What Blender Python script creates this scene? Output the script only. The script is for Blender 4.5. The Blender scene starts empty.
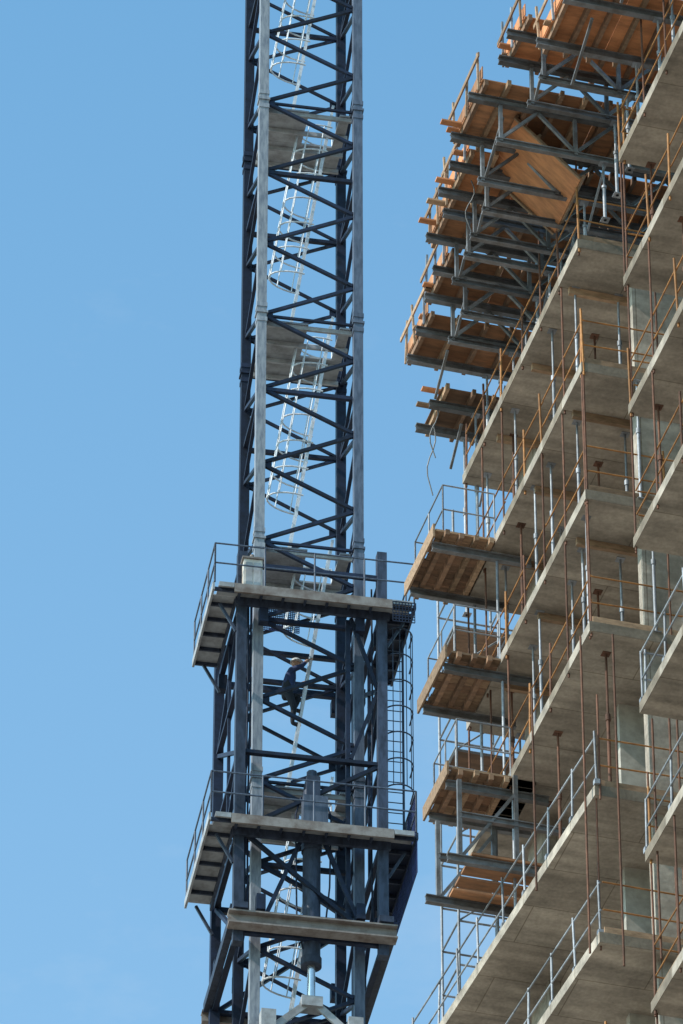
import bpy, math, random
from mathutils import Vector, Matrix
random.seed(7)
RAD=math.radians
scene=bpy.context.scene
# ------------------------------------------------------------------ mesh builder
class MB:
    def __init__(s): s.v=[];s.f=[];s.m=[];s.a=[];s.sm=[]
    def add(s,vs,fs,mi,smooth=False):
        o=len(s.v); s.v+= [tuple(p) for p in vs]; a=random.random()
        for f in fs:
            s.f.append(tuple(i+o for i in f)); s.m.append(mi); s.a.append(a); s.sm.append(smooth)
    def box(s,x0,x1,y0,y1,z0,z1,mi=0):
        vs=[(x,y,z) for z in (z0,z1) for y in (y0,y1) for x in (x0,x1)]
        s.add(vs,[(0,2,3,1),(4,5,7,6),(0,1,5,4),(2,6,7,3),(0,4,6,2),(1,3,7,5)],mi)
    def beam(s,p0,p1,w,h,mi=0,up=(0,0,1)):
        p0=Vector(p0);p1=Vector(p1);d=(p1-p0)
        if d.length<1e-5:return
        d.normalize();u=Vector(up)
        if abs(d.dot(u))>.98:u=Vector((0,1,0))
        sx=d.cross(u).normalized();uz=sx.cross(d).normalized()
        vs=[]
        for p in (p0,p1):
            for a,b in ((-1,-1),(1,-1),(1,1),(-1,1)):
                vs.append(p+sx*(a*w/2)+uz*(b*h/2))
        s.add(vs,[(0,1,2,3),(7,6,5,4),(0,4,5,1),(1,5,6,2),(2,6,7,3),(3,7,4,0)],mi)
    def ibeam(s,p0,p1,w,h,mi=0,t=.02):
        up=Vector((0,0,1));p0=Vector(p0);p1=Vector(p1)
        s.beam(p0+up*(h/2-t/2),p1+up*(h/2-t/2),w,t,mi)
        s.beam(p0-up*(h/2-t/2),p1-up*(h/2-t/2),w,t,mi)
        s.beam(p0,p1,t*.8,h-2*t-.001,mi)
    def tube(s,p0,p1,r,mi=0,n=8,r1=None,cap=True):
        p0=Vector(p0);p1=Vector(p1);d=p1-p0
        if d.length<1e-5:return
        d.normalize();u=Vector((0,0,1))
        if abs(d.dot(u))>.98:u=Vector((0,1,0))
        sx=d.cross(u).normalized();uz=sx.cross(d).normalized()
        r1=r if r1 is None else r1
        vs=[];
        for p,rr in ((p0,r),(p1,r1)):
            for i in range(n):
                a=2*math.pi*i/n; vs.append(p+sx*(math.cos(a)*rr)+uz*(math.sin(a)*rr))
        fs=[(i,(i+1)%n,n+(i+1)%n,n+i) for i in range(n)]
        s.add(vs,fs,mi,True)
        if cap:
            s.add(vs[:n],[tuple(range(n))[::-1]],mi); s.add(vs[n:],[tuple(range(n))],mi)
    def path(s,pts,r,mi=0,n=6):
        for a,b in zip(pts,pts[1:]): s.tube(a,b,r,mi,n,cap=False)
    def prism(s,poly,z0,z1,mi=0):
        n=len(poly);vs=[(x,y,z0) for x,y in poly]+[(x,y,z1) for x,y in poly]
        fs=[tuple(range(n))[::-1],tuple(range(n,2*n))]+[(i,(i+1)%n,n+(i+1)%n,n+i) for i in range(n)]
        s.add(vs,fs,mi)
    def panel(s,o,a,b,t,mi=0):
        o=Vector(o);a=Vector(a);b=Vector(b);n=a.cross(b).normalized()*t
        vs=[o,o+a,o+a+b,o+b,o+n,o+a+n,o+a+b+n,o+b+n]
        s.add(vs,[(3,2,1,0),(4,5,6,7),(0,1,5,4),(1,2,6,5),(2,3,7,6),(3,0,4,7)],mi)
    def done(s,name,mats,parent=None,loc=None,rz=0):
        me=bpy.data.meshes.new(name); me.from_pydata(s.v,[],s.f)
        for m in mats: me.materials.append(m)
        me.polygons.foreach_set('material_index',s.m)
        me.polygons.foreach_set('use_smooth',s.sm)
        at=me.attributes.new('var','FLOAT','FACE'); at.data.foreach_set('value',s.a)
        me.update()
        ob=bpy.data.objects.new(name,me); scene.collection.objects.link(ob)
        if parent: ob.parent=parent
        if loc is not None: ob.location=loc; ob.rotation_euler=(0,0,rz)
        return ob
def empty(name,loc,rz):
    e=bpy.data.objects.new(name,None); scene.collection.objects.link(e); e.location=loc; e.rotation_euler=(0,0,rz); return e
# ------------------------------------------------------------------ materials
def N(nt,t,**k):
    n=nt.nodes.new(t)
    for a,b in k.items():
        if a in n.inputs: n.inputs[a].default_value=b
        else: setattr(n,a,b)
    return n
def mat(name,c1,c2=None,rough=.6,metal=0.,scale=3.,var=.35,lo=.4,hi=.65,bump=.1,stretch=(1,1,1),spec=.3):
    m=bpy.data.materials.new(name); m.use_nodes=True; nt=m.node_tree; L=nt.links
    p=nt.nodes['Principled BSDF']; p.inputs['Roughness'].default_value=rough; p.inputs['Metallic'].default_value=metal
    p.inputs['Specular IOR Level'].default_value=spec
    tc=N(nt,'ShaderNodeTexCoord'); mp=N(nt,'ShaderNodeMapping'); mp.inputs['Scale'].default_value=stretch
    L.new(tc.outputs['Object'],mp.inputs['Vector'])
    n=N(nt,'ShaderNodeTexNoise'); n.inputs['Scale'].default_value=scale; n.inputs['Detail'].default_value=8; n.inputs['Roughness'].default_value=.65
    L.new(mp.outputs[0],n.inputs['Vector'])
    r=N(nt,'ShaderNodeMapRange'); r.inputs['From Min'].default_value=lo; r.inputs['From Max'].default_value=hi
    L.new(n.outputs['Fac'],r.inputs['Value'])
    mx=N(nt,'ShaderNodeMix',data_type='RGBA'); mx.inputs[6].default_value=(*c1,1); mx.inputs[7].default_value=(*(c2 or [x*.7 for x in c1]),1)
    L.new(r.outputs[0],mx.inputs[0])
    at=N(nt,'ShaderNodeAttribute',attribute_name='var')
    mr=N(nt,'ShaderNodeMapRange'); mr.inputs['To Min'].default_value=1-var; mr.inputs['To Max'].default_value=1+var
    L.new(at.outputs['Fac'],mr.inputs['Value'])
    sc=N(nt,'ShaderNodeVectorMath',operation='SCALE'); L.new(mx.outputs[2],sc.inputs[0]); L.new(mr.outputs[0],sc.inputs['Scale'])
    L.new(sc.outputs[0],p.inputs['Base Color'])
    b=N(nt,'ShaderNodeBump'); b.inputs['Strength'].default_value=bump; b.inputs['Distance'].default_value=.02
    L.new(n.outputs['Fac'],b.inputs['Height']); L.new(b.outputs[0],p.inputs['Normal'])
    return m
def concrete(name,base):
    m=bpy.data.materials.new(name); m.use_nodes=True; nt=m.node_tree; L=nt.links
    p=nt.nodes['Principled BSDF']; p.inputs['Roughness'].default_value=.85; p.inputs['Specular IOR Level'].default_value=.2
    tc=N(nt,'ShaderNodeTexCoord')
    n1=N(nt,'ShaderNodeTexNoise'); n1.inputs['Scale'].default_value=.8; n1.inputs['Detail'].default_value=9; n1.inputs['Roughness'].default_value=.7
    n2=N(nt,'ShaderNodeTexNoise'); n2.inputs['Scale'].default_value=14; n2.inputs['Detail'].default_value=6
    mp=N(nt,'ShaderNodeMapping'); mp.inputs['Scale'].default_value=(.35,2.5,2.5)
    n3=N(nt,'ShaderNodeTexNoise'); n3.inputs['Scale'].default_value=1.4; n3.inputs['Detail'].default_value=6
    L.new(tc.outputs['Object'],n1.inputs['Vector']);L.new(tc.outputs['Object'],n2.inputs['Vector'])
    L.new(tc.outputs['Object'],mp.inputs['Vector']);L.new(mp.outputs[0],n3.inputs['Vector'])
    br=N(nt,'ShaderNodeTexBrick'); br.inputs['Scale'].default_value=1; br.inputs['Mortar Size'].default_value=.014; br.inputs['Mortar Smooth'].default_value=.5
    br.inputs['Brick Width'].default_value=2.44; br.inputs['Row Height'].default_value=1.22
    br.inputs['Color1'].default_value=(1,1,1,1); br.inputs['Color2'].default_value=(.82,.81,.80,1); br.inputs['Mortar'].default_value=(.55,.52,.48,1)
    L.new(tc.outputs['Object'],br.inputs['Vector'])
    cr=N(nt,'ShaderNodeValToRGB'); e=cr.color_ramp.elements
    e[0].position=.3; e[0].color=(*[x*.55 for x in base],1); e[1].position=.68; e[1].color=(*[min(.6,x*1.15) for x in base],1)
    L.new(n1.outputs['Fac'],cr.inputs['Fac'])
    mu=N(nt,'ShaderNodeMix',data_type='RGBA',blend_type='MULTIPLY'); mu.inputs[0].default_value=1
    L.new(cr.outputs[0],mu.inputs[6]);L.new(br.outputs['Color'],mu.inputs[7])
    r2=N(nt,'ShaderNodeMapRange'); r2.inputs['From Min'].default_value=.35; r2.inputs['From Max'].default_value=.7; r2.inputs['To Min'].default_value=1.08; r2.inputs['To Max'].default_value=.64
    L.new(n3.outputs['Fac'],r2.inputs['Value'])
    r3=N(nt,'ShaderNodeMapRange'); r3.inputs['From Min'].default_value=.3; r3.inputs['From Max'].default_value=.7; r3.inputs['To Min'].default_value=.85; r3.inputs['To Max'].default_value=1.1
    L.new(n2.outputs['Fac'],r3.inputs['Value'])
    mm=N(nt,'ShaderNodeMath',operation='MULTIPLY'); L.new(r2.outputs[0],mm.inputs[0]);L.new(r3.outputs[0],mm.inputs[1])
    sc=N(nt,'ShaderNodeVectorMath',operation='SCALE'); L.new(mu.outputs[2],sc.inputs[0]); L.new(mm.outputs[0],sc.inputs['Scale'])
    L.new(sc.outputs[0],p.inputs['Base Color'])
    b=N(nt,'ShaderNodeBump'); b.inputs['Strength'].default_value=.25; b.inputs['Distance'].default_value=.02
    L.new(n2.outputs['Fac'],b.inputs['Height']); L.new(b.outputs[0],p.inputs['Normal'])
    return m
CONC=concrete('concrete',(.47,.405,.34))
BLOCK=mat('block_wall',(.40,.37,.33),(.28,.26,.23),.9,scale=4,var=.1)
DARK=mat('mast_paint_shaded',(.016,.024,.050),(.010,.014,.026),.6,scale=5,var=.3,spec=.22)  # mast paint darkened so its colour carries the shade on bracing and back chords
CHORD=mat('mast_paint_sunlit',(.29,.30,.325),(.15,.165,.20),.5,scale=4,var=.12,stretch=(3,3,.6))  # near-left chord: sunlight put into a lighter paint colour, noise for weathering
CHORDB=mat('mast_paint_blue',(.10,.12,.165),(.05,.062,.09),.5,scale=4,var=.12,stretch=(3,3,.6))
MID=mat('frame_paint',(.045,.057,.09),(.022,.027,.042),.55,scale=4,var=.25,stretch=(2,2,.7),spec=.25)
GREY=mat('platform_paint',(.36,.36,.37),(.21,.20,.20),.55,scale=3,var=.12)
RUSTB=mat('weathered_beam',(.24,.21,.195),(.13,.095,.08),.8,scale=3,var=.15)
GALV=mat('galvanised_steel',(.29,.30,.33),(.17,.18,.20),.5,.1,scale=6,var=.35)
LADD=mat('galvanised_ladder',(.62,.64,.68),(.45,.47,.50),.5,.1,scale=6,var=.15)
STEEL=mat('formwork_steel',(.17,.17,.18),(.10,.09,.085),.5,.1,scale=4,var=.35)
RUST=mat('rusty_post',(.15,.07,.045),(.08,.042,.03),.85,scale=6,var=.3)
ORANGE=mat('orange_rail',(.38,.17,.055),(.22,.095,.035),.7,scale=5,var=.3)
PLY=mat('plywood',(.60,.25,.11),(.38,.16,.075),.8,scale=2,var=.25,stretch=(1,4,1))
PLYO=mat('used_plywood',(.40,.19,.095),(.22,.115,.065),.8,scale=2,var=.35,stretch=(1,4,1))
PLYD=mat('weathered_plywood',(.25,.145,.09),(.14,.088,.06),.85,scale=2,var=.35,stretch=(1,4,1))
TIMB=mat('timber',(.36,.23,.145),(.21,.135,.085),.85,scale=4,var=.4,stretch=(1,3,3))
BLUE=mat('blue_mesh',(.035,.05,.15),(.02,.03,.08),.6,scale=5,var=.2)
CHROME=mat('piston_rod',(.7,.7,.7),(.6,.6,.6),.2,.9,scale=2,var=.02,bump=0)
WHITE=mat('off_white_panel',(.55,.52,.48),(.40,.33,.27),.6,scale=3,var=.1)
GROUND=mat('gravel_ground',(.37,.32,.26),(.27,.23,.18),.95,scale=.05,var=0)
# ------------------------------------------------------------------ ground (world origin = eye level, ground 1.7 m below)
g=MB(); S=3000; g.add([(-S,-S,-1.7),(S,-S,-1.7),(S,S,-1.7),(-S,S,-1.7)],[(0,1,2,3)],0); g.done('ground',[GROUND])
# ------------------------------------------------------------------ tower crane
CL=(-.95,109.5,0); CR=RAD(10)
crane=empty('tower_crane',CL,CR)
H=1.15; LV=83.7; SEC=6.7; P=SEC/3
m=MB()
corners=[(-H,-H),(H,-H),(H,H),(-H,H)]
ztop=LV+SEC*5; 
for i,(x,y) in enumerate(corners):
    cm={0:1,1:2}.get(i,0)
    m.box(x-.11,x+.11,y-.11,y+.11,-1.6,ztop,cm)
    k=-12
    while LV+k*SEC<ztop:
        z=LV+k*SEC
        if z>0: 
            m.box(x-.14,x+.14,y-.14,y+.14,z-.03,z+.03,cm)
            for q in(-.22,.22): m.box(x-.125,x+.125,y-.125,y+.125,z+q-.06,z+q+.06,cm)
        k+=1
z=LV-37*P; k=0
while z+P<=ztop:
    for i in range(4):
        a=corners[i];b=corners[(i+1)%4]
        if i%2==1: a,b=b,a
        w=.08 if i!=2 else .065
        dx=Vector((b[0]-a[0],b[1]-a[1],0)).normalized()*.13
        A=Vector((a[0],a[1],0))+dx; B=Vector((b[0],b[1],0))-dx
        Z=lambda q:Vector((0,0,q))
        m.beam(A+Z(z+.06),B+Z(z+P/2-.03),w,w,0)
        m.beam(B+Z(z+P/2+.06),A+Z(z+P-.06),w,w,0)
        if (k%3)==0: m.beam(A+Z(z-.03),B+Z(z-.03),.1,.1,0)
        if i in(0,2) and k%3==1: m.beam(A+Z(z-.03),B+Z(z-.03),.06,.06,0)
        if z>60:
            m.panel(A+Z(z-.12)-dx*.1,dx.normalized()*.16,(0,0,.24),.012,0)
            m.panel(B+Z(z+P/2-.1)-dx.normalized()*.14,dx.normalized()*.16,(0,0,.24),.012,0)
    z+=P;k+=1
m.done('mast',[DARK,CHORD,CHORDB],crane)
# ladders, cages and rest platforms inside mast
m=MB()
LU0,LU1=-.36,.58
def caged_ladder(m,z0,u0,z1,u1,v0,mi=0,cage_from=1.95):
    d=Vector((u1-u0,0,z1-z0));Ln=d.length;d.normalize();n=Vector((-d.z,0,d.x))
    o=Vector((u0,v0,z0))
    for s in(-.2,.2): m.beam(o+Vector((0,s,0)),o+d*(Ln+.9)+Vector((0,s,0)),.065,.035,mi,up=(0,1,0))
    q=.3
    while q<Ln: m.tube(o+d*q+Vector((0,-.2,0)),o+d*q+Vector((0,.2,0)),.015,mi,5); q+=.28
    hoops=[];q=cage_from
    while q<Ln+.5:
        pts=[]
        for i in range(13):
            a=math.pi*1.12*(i/12)-.06*math.pi
            pts.append(o+d*q+Vector((0,math.cos(a)*.38,0))+n*(math.sin(a)*.68+.05))
        m.path(pts,.022,mi,5);hoops.append(pts);q+=.8
    for i in(1,3,5,6,7,9,11):
        m.path([hh[i] for hh in hoops],.015,mi,5)
for k in range(-2,4):
    z0=LV+k*SEC
    caged_ladder(m,z0+.05,LU0,z0+SEC,LU1,-.1,0,1.95 if k!=-1 else 4.9)
    m.box(-1.0,1.0,.18,1.0,z0-.05,z0,1); m.box(-1.0,-.0,-1.0,.17,z0-.05,z0,1); m.box(.75,1.0,-1.0,.17,z0-.05,z0,1)
    for y in(-.95,-.3,.35,.95): m.beam((-1.05,y,z0-.12),(1.05,y,z0-.12),.06,.12,1)
    m.tube((-.9,.95,z0),(-.9,.95,z0+1),.02,0); m.tube((.9,.95,z0),(.9,.95,z0+1),.02,0); m.tube((-.9,.95,z0+1),(.9,.95,z0+1),.02,0)
m.done('ladders_and_rest_platforms',[LADD,GREY],crane)
# climbing frame
F=1.6; m=MB(); fc=[(-F,-F),(F,-F),(F,F),(-F,F)]
zt=82.6; zb=72.3
for i,(x,y) in enumerate(fc):
    m.box(x-.11,x+.11,y-.11,y+.11,zb-(1.2 if i==3 else 0),zt+(.7 if i in (1,2) else .3),1 if i in(0,1) else 0)
lv=[72.6,75.3,77.4,79.5,81.55,zt]
for i in range(4):
    a=Vector((*fc[i],0));b=Vector((*fc[(i+1)%4],0)); dx=(b-a).normalized()*.11
    a=a+dx;b=b-dx
    for j,z in enumerate(lv):
        if i in(0,2) and j==3: continue
        m.beam(a+Vector((0,0,z)),b+Vector((0,0,z)),.12,.14 if j in(1,4) else .09,0)
    for j in range(len(lv)-2):
        z0,z1=lv[j]+.06,lv[j+1]-.06
        if i in(0,2) and j in(2,3): continue
        if j%2: m.beam(a+Vector((0,0,z0)),b+Vector((0,0,z1)),.09,.09,0)
        else: m.beam(b+Vector((0,0,z0)),a+Vector((0,0,z1)),.09,.09,0)
    mid=(a+b)/2
    if i not in(0,2):
        m.beam(mid+Vector((0,0,lv[1])),mid+Vector((0,0,lv[4])),.07,.07,0)
    for z in(73.4,81.2):
        for s in(.3,-.3): 
            q=(a if s>0 else b)+dx.normalized()*s*1.3
            m.box(q.x-.1,q.x+.1,q.y-.1,q.y+.1,z-.2,z+.2,0)
m.beam((.85,-F+.12,72.8),(.85,-F+.12,81.4),.1,.1,0)
m.beam((.9,-F+.02,77.5),(1.5,-F+.02,79.4),.08,.08,0); m.beam((1.5,-F+.02,79.5),(.9,-F+.02,81.4),.08,.08,0)
m.beam((-.1,-F+.02,75.5),(-1.1,-F+.02,72.8),.09,.09,0)
m.beam((.2,-F+.02,75.5),(1.2,-F+.02,72.8),.09,.09,0)
for x in(-1.42,-1.36,1.40): m.path([(x,-F+.16,82.4),(x+.02,-F+.2,79),(x-.02,-F+.18,76),(x,-F+.16,72.8)],.022,0)
m.done('climbing_frame',[DARK,MID],crane)
# work platforms
def rail(m,pts,h=1.1,mi=0,r=.02,sp=1.,mid=(.55,),toe=None):
    for a,b in zip(pts,pts[1:]):
        a=Vector(a);b=Vector(b);n=max(1,round((b-a).length/sp))
        for i in range(n+1):
            q=a.lerp(b,i/n); m.tube(q,q+Vector((0,0,h)),r,mi,6)
        for hh in (h,)+tuple(mid): m.tube(a+Vector((0,0,hh)),b+Vector((0,0,hh)),r*.9,mi,6)
        if toe is not None: m.beam(a+Vector((0,0,.09)),b+Vector((0,0,.09)),.02,.15,toe)
def mesh_panel(m,o,a,b,mi,sp=.07,r=.009):
    o=Vector(o);a=Vector(a);b=Vector(b)
    n=int(a.length/sp)
    for i in range(n+1): m.beam(o+a*(i/n),o+a*(i/n)+b,r*2,r*2,mi)
    n=int(b.length/sp)
    for i in range(n+1): m.beam(o+b*(i/n),o+b*(i/n)+a,r*2,r*2,mi)
m=MB()
W=2.2
for z,yb,xr in((81.6,.85,2.2),(75.3,1.35,2.2)):
    m.box(-W,xr,-2.15,-1.72,z-.03,z,1)
    m.box(-W-.1,-1.72,-1.71,yb,z-.03,z,1)
    m.box(1.72,xr+.05,-1.71,yb,z-.03,z,3)
    m.beam((-1.85,-2.17,z-.12),(1.75,-2.17,z-.12),.05,.24,2)
    m.beam((-W,-2.17,z-.06),(-1.86,-2.17,z-.06),.05,.12,1); m.beam((1.76,-2.17,z-.06),(xr,-2.17,z-.06),.05,.12,1)
    m.beam((-1.76,-1.70,z-.13),(1.76,-1.70,z-.13),.08,.2,0)
    m.beam((-W-.12,-2.15,z-.1),(-W-.12,yb,z-.1),.05,.2,1)
    m.beam((-1.75,-1.65,z-.1),(-1.75,yb,z-.1),.05,.2,0)
    m.beam((xr+.07,-2.15,z-.08),(xr+.07,yb,z-.08),.05,.16,0)
    y=-2.0
    while y<yb+.01:
        m.beam((-W-.09,y,z-.08),(-1.78,y,z-.08),.05,.09,0); m.beam((1.76,y,z-.08),(xr+.04,y,z-.08),.05,.09,0); y+=.57
    x=-1.7
    while x<1.75: m.beam((x,-2.13,z-.08),(x,-1.75,z-.08),.05,.09,0); x+=.5
    rail(m,[(-W-.1,yb,z),(-W-.1,-2.15,z),(xr+.05,-2.15,z),(xr+.05,yb,z)],1.1,5,.022,1.05)
    for s in(-1,1):
        for y in(-1.6,yb-.1): m.beam((s*2.1,y,z-.18),(s*1.72,y,z-.9),.06,.06,0)
mesh_panel(m,(2.27,-2.1,75.35),(0,3.4,0),(0,0,1.05),4)
mesh_panel(m,(2.27,-2.1,74.3),(0,3.4,0),(0,0,.85),4)
mesh_panel(m,(1.75,-2.2,81.0),(.5,0,0),(0,0,.55),3)
mesh_panel(m,(-.95,1.0,82.8),(1.1,0,0),(0,0,.9),4,.05)
mesh_panel(m,(-.95,.9,77.2),(1.1,0,0),(0,0,.75),4,.05)
m.done('work_platforms',[MID,GREY,RUSTB,DARK,BLUE,CHORDB],crane)
# outside caged ladder
m=MB(); lu,lvv=2.0,-1.25
for s in(-.2,.2): m.beam((lu+s,lvv+.3,75.3),(lu+s,lvv+.3,82.5),.05,.03,0)
z=75.5
while z<82.4: m.tube((lu-.2,lvv+.3,z),(lu+.2,lvv+.3,z),.013,0,5); z+=.28
hoops=[]; z=76.9
while z<81.6:
    pts=[(lu+math.cos(a)*.35,lvv+.3-(.36+.36*math.sin(a)) if 0<i<14 else lvv+.3,z) for i,a in enumerate([math.pi*(j/14) for j in range(15)])]
    m.path(pts,.018,0,5); hoops.append(pts); z+=.72
for i in(1,3,5,7,9,11,13): m.path([h[i] for h in hoops],.011,0,5)
m.done('caged_ladder',[MID],crane)
# hydraulic cylinder, crossbeam, yoke
m=MB()
m.tube((.05,-1.42,76.6),(.05,-1.42,72.2),.2,0,20); m.tube((.05,-1.42,72.2),(.05,-1.42,72.0),.23,0,20)
m.tube((.05,-1.42,75.2),(.05,-1.42,75.0),.23,0,20)
m.tube((.05,-1.42,72.0),(.05,-1.42,71.1),.09,1,16)
m.box(-.22,.32,-1.98,-1.64,75.35,76.15,4); m.box(-.1,.2,-1.66,-1.2,76.3,76.9,0); m.tube((.05,-1.42,76.9),(.05,-1.42,77.15),.12,0)
m.box(-.18,.28,-1.6,-1.24,70.9,71.15,2)
for s in(-1,1):
    m.beam((.05+s*.1,-1.5,71.0),(.05+s*.95,-1.5,70.2),.06,.16,2); m.box(.05+s*.95-.16,.05+s*.95+.16,-1.62,-1.3,69.6,70.7,2)
m.beam((-1.1,-1.42,70.25),(1.2,-1.42,70.25),.1,.22,3)
m.beam((-1.1,-1.42,69.6),(1.2,-1.42,69.6),.1,.22,3)
m.path([(.3,-1.5,76.5),(.45,-1.6,75.9),(.42,-1.6,74),(.3,-1.5,72.6)],.02,3)
m.path([(-.2,-1.5,76.4),(-.35,-1.65,75.8),(-.3,-1.6,73),(-.15,-1.5,72.4)],.02,3)
m.done('hydraulic_cylinder',[MID,CHROME,GREY,DARK,CHORDB],crane)
m=MB()
m.ibeam((-1.85,-1.86,72.75),(1.85,-1.86,72.75),.3,.34,0,.04); m.ibeam((-1.85,1.8,72.55),(1.85,1.8,72.55),.25,.3,0)
m.beam((-1.75,-1.7,72.75),(-1.75,1.7,72.75),.16,.22,1); m.beam((1.75,-1.7,72.75),(1.75,1.7,72.75),.16,.22,1)
for x in(-1.6,1.6): m.box(x-.16,x+.16,-2.05,-1.7,72.95,73.1,1)
m.done('support_crossbeam',[RUSTB,MID],crane)
# control cabinet
m=MB(); m.box(-1.62,-1.2,-2.02,-1.74,81.62,82.45,0); m.box(-1.58,-1.43,-2.035,-2.02,81.7,82.35,1); m.box(-1.4,-1.24,-2.035,-2.02,81.7,82.35,1); m.box(-1.66,-1.16,-2.06,-1.72,82.451,82.5,2)
m.tube((-1.42,-1.9,82.5),(-1.42,-1.9,82.65),.05,2)
m.done('control_cabinet',[WHITE,GREY,RUSTB],crane)
# ------------------------------------------------------------------ building
BO=(4.51,87.2,65.4); BR=RAD(15.9)
bld=empty('concrete_building',BO,BR)
FL=[9.15,6.1,3.05,0,-3.65,-6.8,-9.9]
hh=-9.9
while hh>-62: hh-=3.15; FL.append(hh)
TH=.22; BACK=7.6
m=MB()
for h in FL:
    if h>=0: poly=[(0,0),(0,BACK),(16,BACK),(16,-16),(0,-16),(0,-2.55),(3.2,-2.55),(3.2,0)]
    else: poly=[(0,0),(-.62,11.5),(16,11.5),(16,-16),(0,-16),(0,-2.55),(3.2,-2.55),(3.2,0)]
    poly=poly[::-1]
    m.prism(poly,h,h+TH,0)
m.done('floor_slabs',[CONC],bld)
m=MB()
for i,h in enumerate(FL[1:]+[-67.1]):
    top=FL[i]; z0=h+TH
    for (x0,x1,y0,y1) in((1.15,2.2,.25,.5),(2.4,2.65,3.2,4.4),(1.0,1.3,5.9,7.0),(2.6,2.9,-3.6,-2.75),(1.6,1.9,-6.4,-5.2),(1.6,1.9,-10.4,-9.2),(4.5,4.75,-15.5,7.2)):
        m.box(x0,x1,y0,y1,z0,top,0)
    if h<0:
        m.box(1.2,3.0,2.0,2.2,z0,top,1)
    if -8<h<-3: m.box(1.3,3.1,-2.95,-2.8,z0,top,1)
m.done('columns_and_walls',[CONC,BLOCK],bld)
# props
m=MB()
def shore(m,x,y,z0,z1,mi):
    m.tube((x,y,z0),(x,y,z0+(z1-z0)*.58),.034,mi,8); m.tube((x,y,z0+(z1-z0)*.58),(x,y,z1),.024,mi,8)
    m.box(x-.08,x+.08,y-.08,y+.08,z0,z0+.012,mi); m.box(x-.08,x+.08,y-.08,y+.08,z1-.012,z1,mi)
    m.tube((x,y,z0+(z1-z0)*.56),(x,y,z0+(z1-z0)*.6),.05,mi,8)
for i in range(3):
    top=FL[i];z0=FL[i+1]+TH
    for x in(.35,1.2,2.2,3.0):
        y=.3
        while y<7.4:
            if random.random()<.8: shore(m,x+random.uniform(-.2,.2),y+random.uniform(-.3,.3),z0,top,0 if random.random()<.75 else 1)
            y+=1.15
    for y in(1.2,3.6,5.9):
        m.beam((.2,y,top-.08),(3.1,y,top-.08),.09,.15,2)
    for x in(.45,1.6):
        y=-2.9
        while y>-12:
            if random.random()<.75: shore(m,x+random.uniform(-.1,.2),y+random.uniform(-.3,.3),z0,top,0 if random.random()<.65 else 1)
            y-=1.5
for (x,y) in((.5,.6),(.4,3.2),(.9,5.4)): shore(m,x,y,FL[4]+TH,FL[3],1)
m.done('shoring_posts',[GALV,RUST,TIMB],bld)
# edge protection
m=MB()
def edge(m,pts,z0,top,full=.6,steel=False,sp=1.25):
    for a,b in zip(pts,pts[1:]):
        a=Vector((*a,z0));b=Vector((*b,z0));n=max(1,round((b-a).length/sp))
        for i in range(n+1):
            q=a.lerp(b,i/n)+Vector((random.uniform(-.02,.02),random.uniform(-.1,.1),0))
            tilt=Vector((random.uniform(-.03,.03),random.uniform(-.03,.03),0))
            if steel: m.tube(q,q+tilt+Vector((0,0,1.15)),.024,2,6); m.box(q.x-.05,q.x+.05,q.y-.05,q.y+.05,z0,z0+.1,2)
            elif random.random()<full: m.tube(q-Vector((0,0,.3)),Vector((q.x,q.y,top if top else z0+2)),.021,0,6)
            else: m.tube(q-Vector((0,0,.3)),q+tilt+Vector((0,0,1.3)),.024,random.choice((0,1)),6)
        for k,hz in enumerate((.5,1.08)):
            n2=max(1,round((b-a).length/2.4))
            for i in range(n2):
                p=a.lerp(b,i/n2);q=a.lerp(b,(i+1)/n2); j=random.uniform(-.04,.04)
                if steel: m.tube(p+Vector((0,0,hz)),q+Vector((0,0,hz)),.02,2,6)
                else: m.tube(p+Vector((.02,0,hz+j)),q+Vector((.02,0,hz-j)),.016,1,6)
        if not steel: m.beam(a+Vector((.03,0,.08)),b+Vector((.03,0,.08)),.03,.14,3)
for i,h in enumerate(FL[:8]):
    top=FL[i-1] if i else 11.6
    z=h+TH
    if h>=0: edge(m,[(.05,BACK-.05),(.05,.05),(3.1,.05)],z,top,.4)
    else: edge(m,[(-.5,11),(.05,.05)],z,top,.5,steel=True); edge(m,[(.08,.05),(3.1,.05)],z,top,.8)
    if h==FL[4]: edge(m,[(.05,-12),(.05,-2.6)],z,top,.5,steel=True); edge(m,[(.1,-2.6),(1.8,-2.6)],z,top,.5,steel=True)
    else: edge(m,[(.05,-13),(.05,-2.6)],z,top,.5,steel=(h==FL[5])); edge(m,[(.08,-2.6),(2.4,-2.6)],z,top,.7)
for (x,y,z0,z1) in((-.15,.1,-7,-.1),(.35,-.25,-7.4,-.2),(.9,-.3,-10,-3.2),(1.35,-.3,-7,-.2),(-.35,2.4,-4.2,.3),(.1,-2.9,-9.,-4)):
    m.tube((x,y,z0),(x,y,z1),.022,0,6)
m.done('edge_guardrails',[RUST,ORANGE,GALV,TIMB],bld)
m=MB()
for h in FL[:6]:
    for _ in range(7):
        x=random.uniform(.2,1.2);y=random.choice([random.uniform(.4,7),random.uniform(-9,-2.8)])
        s=random.uniform(.2,.5); n=random.randint(2,5)
        for k in range(n): m.box(x,x+s*2,y,y+s,h+TH+k*.05+.001,h+TH+k*.05+.045,random.choice((0,1)))
m.done('stacked_lumber',[TIMB,PLYD],bld)
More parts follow.
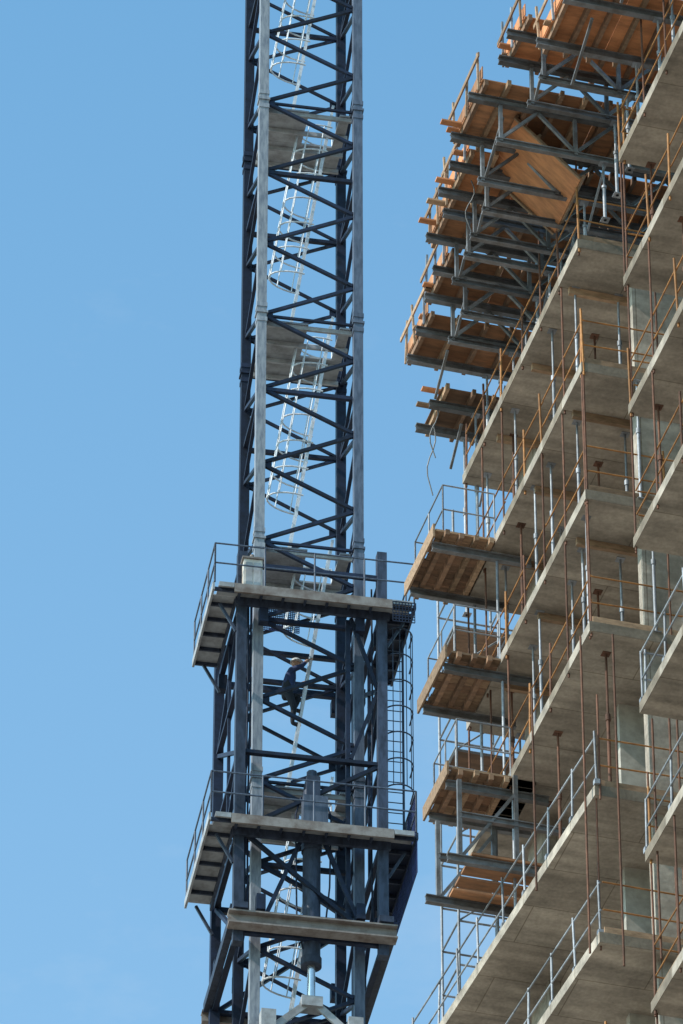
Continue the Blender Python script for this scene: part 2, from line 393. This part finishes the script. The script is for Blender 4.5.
# ------------------------------------------------------------------ formwork tables
def table(b0,b1,r0,r1,hd,ply=5,floor=9.37,truss=True,edgew=True):
    m=MB(); jh=.14
    r=r0
    while r<r1-.05:
        q=min(r+1.22,r1); m.box(r+.004,q-.004,b0,b1,hd,hd+.022,ply); r=q
    r=r0+.08
    while r<r1:
        ov=random.uniform(.0,.2); m.beam((r,b0-ov,hd-jh/2-.002),(r+random.uniform(-.04,.04),b1+random.uniform(-.05,.1),hd-jh/2-.002),.075,jh,random.choice((0,0,2)));r+=random.uniform(.42,.6)
    for _ in range(2):
        y=random.uniform(b0+.05,b1-.2); m.box(r0-random.uniform(.1,.4),r0+.7,y,y+.14,hd+.024,hd+.06,random.choice((1,2)))
    for y in(b0+.3,b1-.3):
        zl=hd-jh-.09
        m.ibeam((r0-random.uniform(.05,.3),y,zl),(r1,y,zl),.12,.17,3)
        if truss:
            zb=zl-1.0
            m.ibeam((r0+.35,y,zb),(r1,y,zb),.1,.14,3)
            x=r0+.45;up=True
            while x<r1-.5:
                m.beam((x,y,zb+.08 if up else zl-.09),(x+.75,y,zl-.09 if up else zb+.08),.06,.06,3); x+=.75; up=not up
            for x in(r0+.45,r0+1.95): m.beam((x,y,zb),(x,y,zl),.07,.07,3)
            for x in(max(.35,r0+1.0),2.3): shore(m,x,y,floor,zb-.07,4)
        else:
            for x in(.3,2.3): shore(m,x,y,floor,zl-.085,4)
    m.beam((r0+.5,b0+.3,hd-.6),(r0+.5,b1-.3,hd-1.15),.05,.05,3); m.beam((max(.4,r0+1.1),b0+.3,hd-1.25),(max(.4,r0+1.1),b1-.3,hd-2.0),.04,.04,4)
    if edgew:
        m.box(r0,r0+.02,b0,b1,hd+.062,hd+.34,ply); 
        for y in(b0+.1,(b0+b1)/2,b1-.1): m.beam((r0-.05,y,hd-.2),(r0-.05+random.uniform(-.06,.06),y,hd+random.uniform(.7,1.1)),.04,.05,random.choice((2,4)))
        m.beam((r0-.09,b0-.1,hd+.55),(r0-.09,b1+.1,hd+.55+random.uniform(-.05,.05)),.03,.1,2)
    return m.done('formwork_table',[PLYD,PLY,TIMB,STEEL,GALV,PLYO],loc=BO,rz=BR)
table(-2.45,-1.1,-1.75,2.9,12.5,1)
table(-.95,.85,-2.15,2.9,12.1)
table(.95,2.35,-1.85,2.9,12.0,1)
table(2.5,3.9,-1.75,2.9,12.15)
table(4.05,5.5,-1.35,2.9,12.0)
table(5.6,7.1,-1.3,2.9,11.7,truss=False)
table(7.3,8.7,-.5,1.6,11.3,0,truss=False,edgew=False,floor=6.5)
table(-4.5,-2.6,-1.5,2.9,11.7,1,truss=False)
table(-6.7,-4.7,-1.2,2.9,12.0,1,truss=False)
table(-9.0,-6.9,-1.2,2.9,12.5,1,truss=False)
# sloping plywood soffit forms
m=MB()
def sloped(m,o,a,b):
    o=Vector(o);a=Vector(a);b=Vector(b); m.panel(o,a,b,.022,0)
    n=a.cross(b).normalized()
    for t in(0,.33,.66,1): m.beam(o+a*t+n*.07,o+a*t+b+n*.07,.05,.09,1,up=n)
    for t in(.0,1): m.beam(o+b*t-n*.03,o+a+b*t-n*.03,.05,.05,1,up=n)
sloped(m,(-1.25,-.2,12.0),(1.3,0,-1.25),(0,1.7,0))
sloped(m,(-1.2,-4.3,13.1),(1.3,0,-.7),(0,1.5,0))
m.done('soffit_form_panel',[PLY,TIMB],loc=BO,rz=BR)
# ------------------------------------------------------------------ loading platforms
def loading(b0,b1,r0,h,gal=True):
    m=MB()
    y=b0
    while y<b1-.02:
        m.box(r0-random.uniform(0,.12),.5,y+.006,min(y+.24,b1)-.006,h,h+.045,random.choice((0,1))); y+=.24
    r=r0+.1
    while r<0: m.beam((r,b0-random.uniform(0,.1),h-.06),(r,b1+random.uniform(0,.1),h-.06),.09,.12,random.choice((0,1))); r+=.3
    for yy in(b0+.25,b1-.25): m.ibeam((r0-.12,yy,h-.21),(.8,yy,h-.21),.11,.17,2)
    m.box(r0-.17,r0-.13,b0,b1,h-.15,h+.16,1)
    rail(m,[(0,b0+.05,h+.045),(r0+.05,b0+.05,h+.045),(r0+.05,b1-.05,h+.045),(0,b1-.05,h+.045)],1.15,3,.018,.9,(.55,))
    if gal: mesh_panel(m,(r0+.3,b1-.05,h+.1),(1.1,0,0),(0,0,1.0),3,.14,.006)
    for yy in(b0+.25,b1-.25): m.tube((.1,yy,h-.3),(.1,yy,h-3.0),.03,3)
    return m.done('loading_platform',[PLYD,TIMB,STEEL,GALV],loc=BO,rz=BR)
loading(5.5,7.5,-1.1,6.15); loading(5.3,7.2,-.95,3.1,False); loading(4.8,6.4,-1.1,.0)
m=MB()
for y in(4.6,6.0):
    m.ibeam((-1.35,y,-2.2),(1.0,y,-2.2),.11,.17,0); m.ibeam((-1.1,y,-1.2),(1.,y,-1.2),.1,.14,0)
    m.beam((-1.1,y,-2.1),(-1.1,y,-.4),.08,.08,0); m.beam((-1.05,y,-2.1),(0,y,-.5),.06,.06,0)
    m.beam((0,y,-2.1),(0,y,-.1),.08,.08,0)
for k in range(4): m.box(-.9,.6,4.5+k*.4,4.8+k*.4,-2.11,-2.06,1)
m.done('outrigger_frame',[STEEL,PLYO],loc=BO,rz=BR)
# scaffold tower at the far corner
m=MB()
xs=(-.15,.95,1.9);ys=(7.8,8.9)
for x in xs:
    for y in ys: m.tube((x,y,-6.5),(x,y,8.6),.028,0)
z=-6.3;k=0
while z<8.5:
    for y in ys: m.tube((xs[0],y,z),(xs[2],y,z),.022,0)
    for x in xs: m.tube((x,ys[0],z),(x,ys[1],z),.022,0)
    if k%2: m.tube((xs[0],ys[0],z),(xs[1],ys[0],z+1),.02,0); m.tube((xs[2],ys[0],z),(xs[1],ys[0],z+1),.02,0)
    if k%3==0: m.box(xs[0],xs[2],ys[0]+.05,ys[1]-.05,z+.03,z+.07,1)
    z+=1.0;k+=1
m.done('scaffold_tower',[GALV,PLYD],loc=BO,rz=BR)
# cables hanging from the formwork
m=MB()
for (x,y,z,l) in((-.55,7.6,11.2,1.3),(-.4,8.3,11.2,1.7),(-1.6,1.6,11.8,1.1)):
    m.path([(x+.08*math.sin(i*.9),y+.03*i,z-l*i/8) for i in range(9)],.014,0,5)
m.done('hanging_cable',[STEEL],loc=BO,rz=BR)
# ------------------------------------------------------------------ construction worker on the ladder
ZF=79.25   # foot level
K=1.08     # 1.85 m tall
zl=LV-SEC+.05
def lad(z,v): return Vector((LU0+(z-zl)*(LU1-LU0)/SEC,-.1+v,z))
J={}
pel=lad(ZF+.95*K,0)+Vector((-.40,0,0)); J['pel']=pel
J['chest']=lad(ZF+1.30*K,0)+Vector((-.38,0,0)); J['neck']=lad(ZF+1.52*K,0)+Vector((-.35,0,.0)); J['head']=J['neck']+Vector((.04,0,.13))
pts=[];edges=[];rad=[]
def P_(v,r): pts.append(tuple(v));rad.append(r);return len(pts)-1
def E(a,b): edges.append((a,b))
a=P_(pel,.18);b=P_(J['chest'],.215);b0=P_((pel+J['chest'])/2,.18);c=P_(J['neck'],.08);hd=P_(J['head'],.07)
E(a,b0);E(b0,b);E(b,c);E(c,hd); kind={a:1,b0:0,b:0,c:2,hd:2}
for s,fz,hz in((-1,ZF,ZF+1.85),(1,ZF+.56,ZF+1.5)):
    hip=P_(pel+Vector((0,s*.12,-.06)),.115); ft=lad(fz,s*.12)
    kn=P_(Vector((ft.x-.12 if fz==ZF else ft.x-.02,s*.18-.1,fz+.5)),.085)
    an=P_(ft+Vector((-.15,0,.08)),.055); toe=P_(ft+Vector((.06,0,.03)),.05)
    E(a,hip);E(hip,kn);E(kn,an);E(an,toe); kind.update({hip:1,kn:1,an:1,toe:3})
    sv=Vector((0,s*.21,.1))
    sh=P_(J['chest']+sv,.085); ha=lad(hz,s*.2)
    el=P_((J['chest']+sv+ha)/2+Vector((-.02,s*.12,-.14)),.062); wr=P_(ha+Vector((-.08,0,-.03)),.038); pm=P_(ha+Vector((-.02,0,.0)),.038)
    E(b,sh);E(sh,el);E(el,wr);E(wr,pm); kind.update({sh:0,el:0,wr:2,pm:2})
    for k in range(4):
        o=Vector((0,(k-1.5)*.02,0)); f0=P_(ha+Vector((.025,0,.03))+o,.01); f1=P_(ha+Vector((.04,0,-.005))+o,.009); f2=P_(ha+Vector((.01,0,-.03))+o,.008)
        E(pm,f0);E(f0,f1);E(f1,f2); kind.update({f0:2,f1:2,f2:2})
    t0=P_(ha+Vector((-.02,-s*.05,-.03)),.011);E(pm,t0);kind[t0]=2
me=bpy.data.meshes.new('w');me.from_pydata(pts,edges,[]);tmp=bpy.data.objects.new('w',me);scene.collection.objects.link(tmp)
md=tmp.modifiers.new('s','SKIN')
for i,sv in enumerate(me.skin_vertices[0].data): sv.radius=(rad[i],rad[i]); sv.use_root=(i==0)
tmp.modifiers.new('ss','SUBSURF').levels=1
dg=bpy.context.evaluated_depsgraph_get(); bm=bpy.data.meshes.new_from_object(tmp.evaluated_get(dg))
bpy.data.objects.remove(tmp)
JACK=mat('navy_jacket',(.03,.045,.12),(.018,.028,.07),.8,scale=10,var=0);TROU=mat('dark_trousers',(.018,.02,.028),None,.85,var=0);SKIN=mat('skin',(.45,.26,.18),None,.6,var=0);BOOT=mat('boots',(.05,.035,.025),None,.7,var=0);HAT=mat('hard_hat',(.5,.5,.48),None,.35,var=0)
for q in(JACK,TROU,SKIN,BOOT): bm.materials.append(q)
for p in bm.polygons:
    bi=min(range(len(pts)),key=lambda i:(Vector(pts[i])-p.center).length-rad[i]); p.material_index=kind[bi]; p.use_smooth=True
worker=empty('construction_worker',CL,CR)
wb=bpy.data.objects.new('body',bm);scene.collection.objects.link(wb);wb.parent=worker
m=MB(); hc=J['head']+Vector((.03,0,.07))
def ell(m,c,rx,ry,rz,mi,z0=-1,n=14,k=10):
    vs=[];fs=[]
    for j in range(k+1):
        t=math.asin(max(z0,-1))+(math.pi/2-math.asin(max(z0,-1)))*j/k
        for i in range(n):
            q=2*math.pi*i/n; vs.append((c.x+rx*math.cos(t)*math.cos(q),c.y+ry*math.cos(t)*math.sin(q),c.z+rz*math.sin(t)))
    for j in range(k):
        for i in range(n): fs.append((j*n+i,j*n+(i+1)%n,(j+1)*n+(i+1)%n,(j+1)*n+i))
    m.add(vs,fs,mi,True)
ell(m,hc,.1,.077,.125,0); ell(m,hc+Vector((.1,0,-.02)),.018,.014,.025,0,n=8,k=5)
for s in(-1,1): ell(m,hc+Vector((0,s*.078,-.01)),.02,.01,.03,0,n=8,k=5); ell(m,hc+Vector((.088,s*.03,.015)),.01,.012,.008,2,n=8,k=5)
ell(m,hc+Vector((.09,0,-.06)),.01,.025,.007,2,n=8,k=5)
ell(m,hc+Vector((0,0,.03)),.135,.115,.12,1,z0=0); m.tube(hc+Vector((.02,0,.025)),hc+Vector((.02,0,.035)),.155,1,16)
m.done('head',[SKIN,HAT,BOOT],worker)
# ------------------------------------------------------------------ light, sky, camera
sd=Vector((-.70,-.30,.62)).normalized()
sun=bpy.data.lights.new('sun','SUN');sun.energy=5;sun.angle=RAD(.5);sun.color=(1,.94,.85)
so=bpy.data.objects.new('sun',sun);scene.collection.objects.link(so);so.rotation_euler=sd.to_track_quat('Z','Y').to_euler();so.location=(0,0,150)
w=bpy.data.worlds.new('World');scene.world=w;w.use_nodes=True;nt=w.node_tree;L=nt.links
bg=nt.nodes['Background'];bg.inputs['Strength'].default_value=.15
sk=N(nt,'ShaderNodeTexSky',sky_type='NISHITA');sk.sun_disc=False;sk.sun_elevation=math.asin(sd.z);sk.sun_rotation=math.atan2(sd.x,sd.y)
sk.air_density=1.0;sk.dust_density=.9;sk.ozone_density=1.5
tint=N(nt,'ShaderNodeMix',data_type='RGBA',blend_type='MULTIPLY');tint.inputs[0].default_value=1;tint.inputs[7].default_value=(1.3,2.0,1.95,1);L.new(sk.outputs[0],tint.inputs[6])
tc=N(nt,'ShaderNodeTexCoord');mp=N(nt,'ShaderNodeMapping');mp.inputs['Scale'].default_value=(1,1,2.2)
n=N(nt,'ShaderNodeTexNoise');n.inputs['Scale'].default_value=9;n.inputs['Detail'].default_value=7;n.inputs['Roughness'].default_value=.6
L.new(tc.outputs['Generated'],mp.inputs[0]);L.new(mp.outputs[0],n.inputs['Vector'])
r=N(nt,'ShaderNodeMapRange');r.inputs['From Min'].default_value=.58;r.inputs['From Max'].default_value=.85;r.inputs['To Max'].default_value=.35;L.new(n.outputs['Fac'],r.inputs['Value'])
# faint cloud wisps and haze only towards the lower sky
sx=N(nt,'ShaderNodeSeparateXYZ');L.new(tc.outputs['Generated'],sx.inputs[0])
hz=N(nt,'ShaderNodeMapRange');hz.inputs['From Min'].default_value=.54;hz.inputs['From Max'].default_value=.70;hz.inputs['To Min'].default_value=.13;hz.inputs['To Max'].default_value=0;L.new(sx.outputs['Z'],hz.inputs['Value'])
ad=N(nt,'ShaderNodeMath',operation='ADD',use_clamp=True);L.new(r.outputs[0],ad.inputs[0]);L.new(hz.outputs[0],ad.inputs[1])
mx=N(nt,'ShaderNodeMix',data_type='RGBA');mx.inputs[7].default_value=(4.6,5.2,5.9,1);L.new(ad.outputs[0],mx.inputs[0]);L.new(tint.outputs[2],mx.inputs[6]);L.new(mx.outputs[2],bg.inputs['Color'])
cam=bpy.data.cameras.new('camera');co=bpy.data.objects.new('camera',cam);scene.collection.objects.link(co)
cam.sensor_fit='VERTICAL';cam.sensor_height=36;cam.lens=6000/1024*36;cam.clip_end=6000;cam.clip_start=.5
co.rotation_euler=(RAD(128),0,0);scene.camera=co
scene.view_settings.view_transform='Standard';scene.view_settings.look='None';scene.view_settings.exposure=0
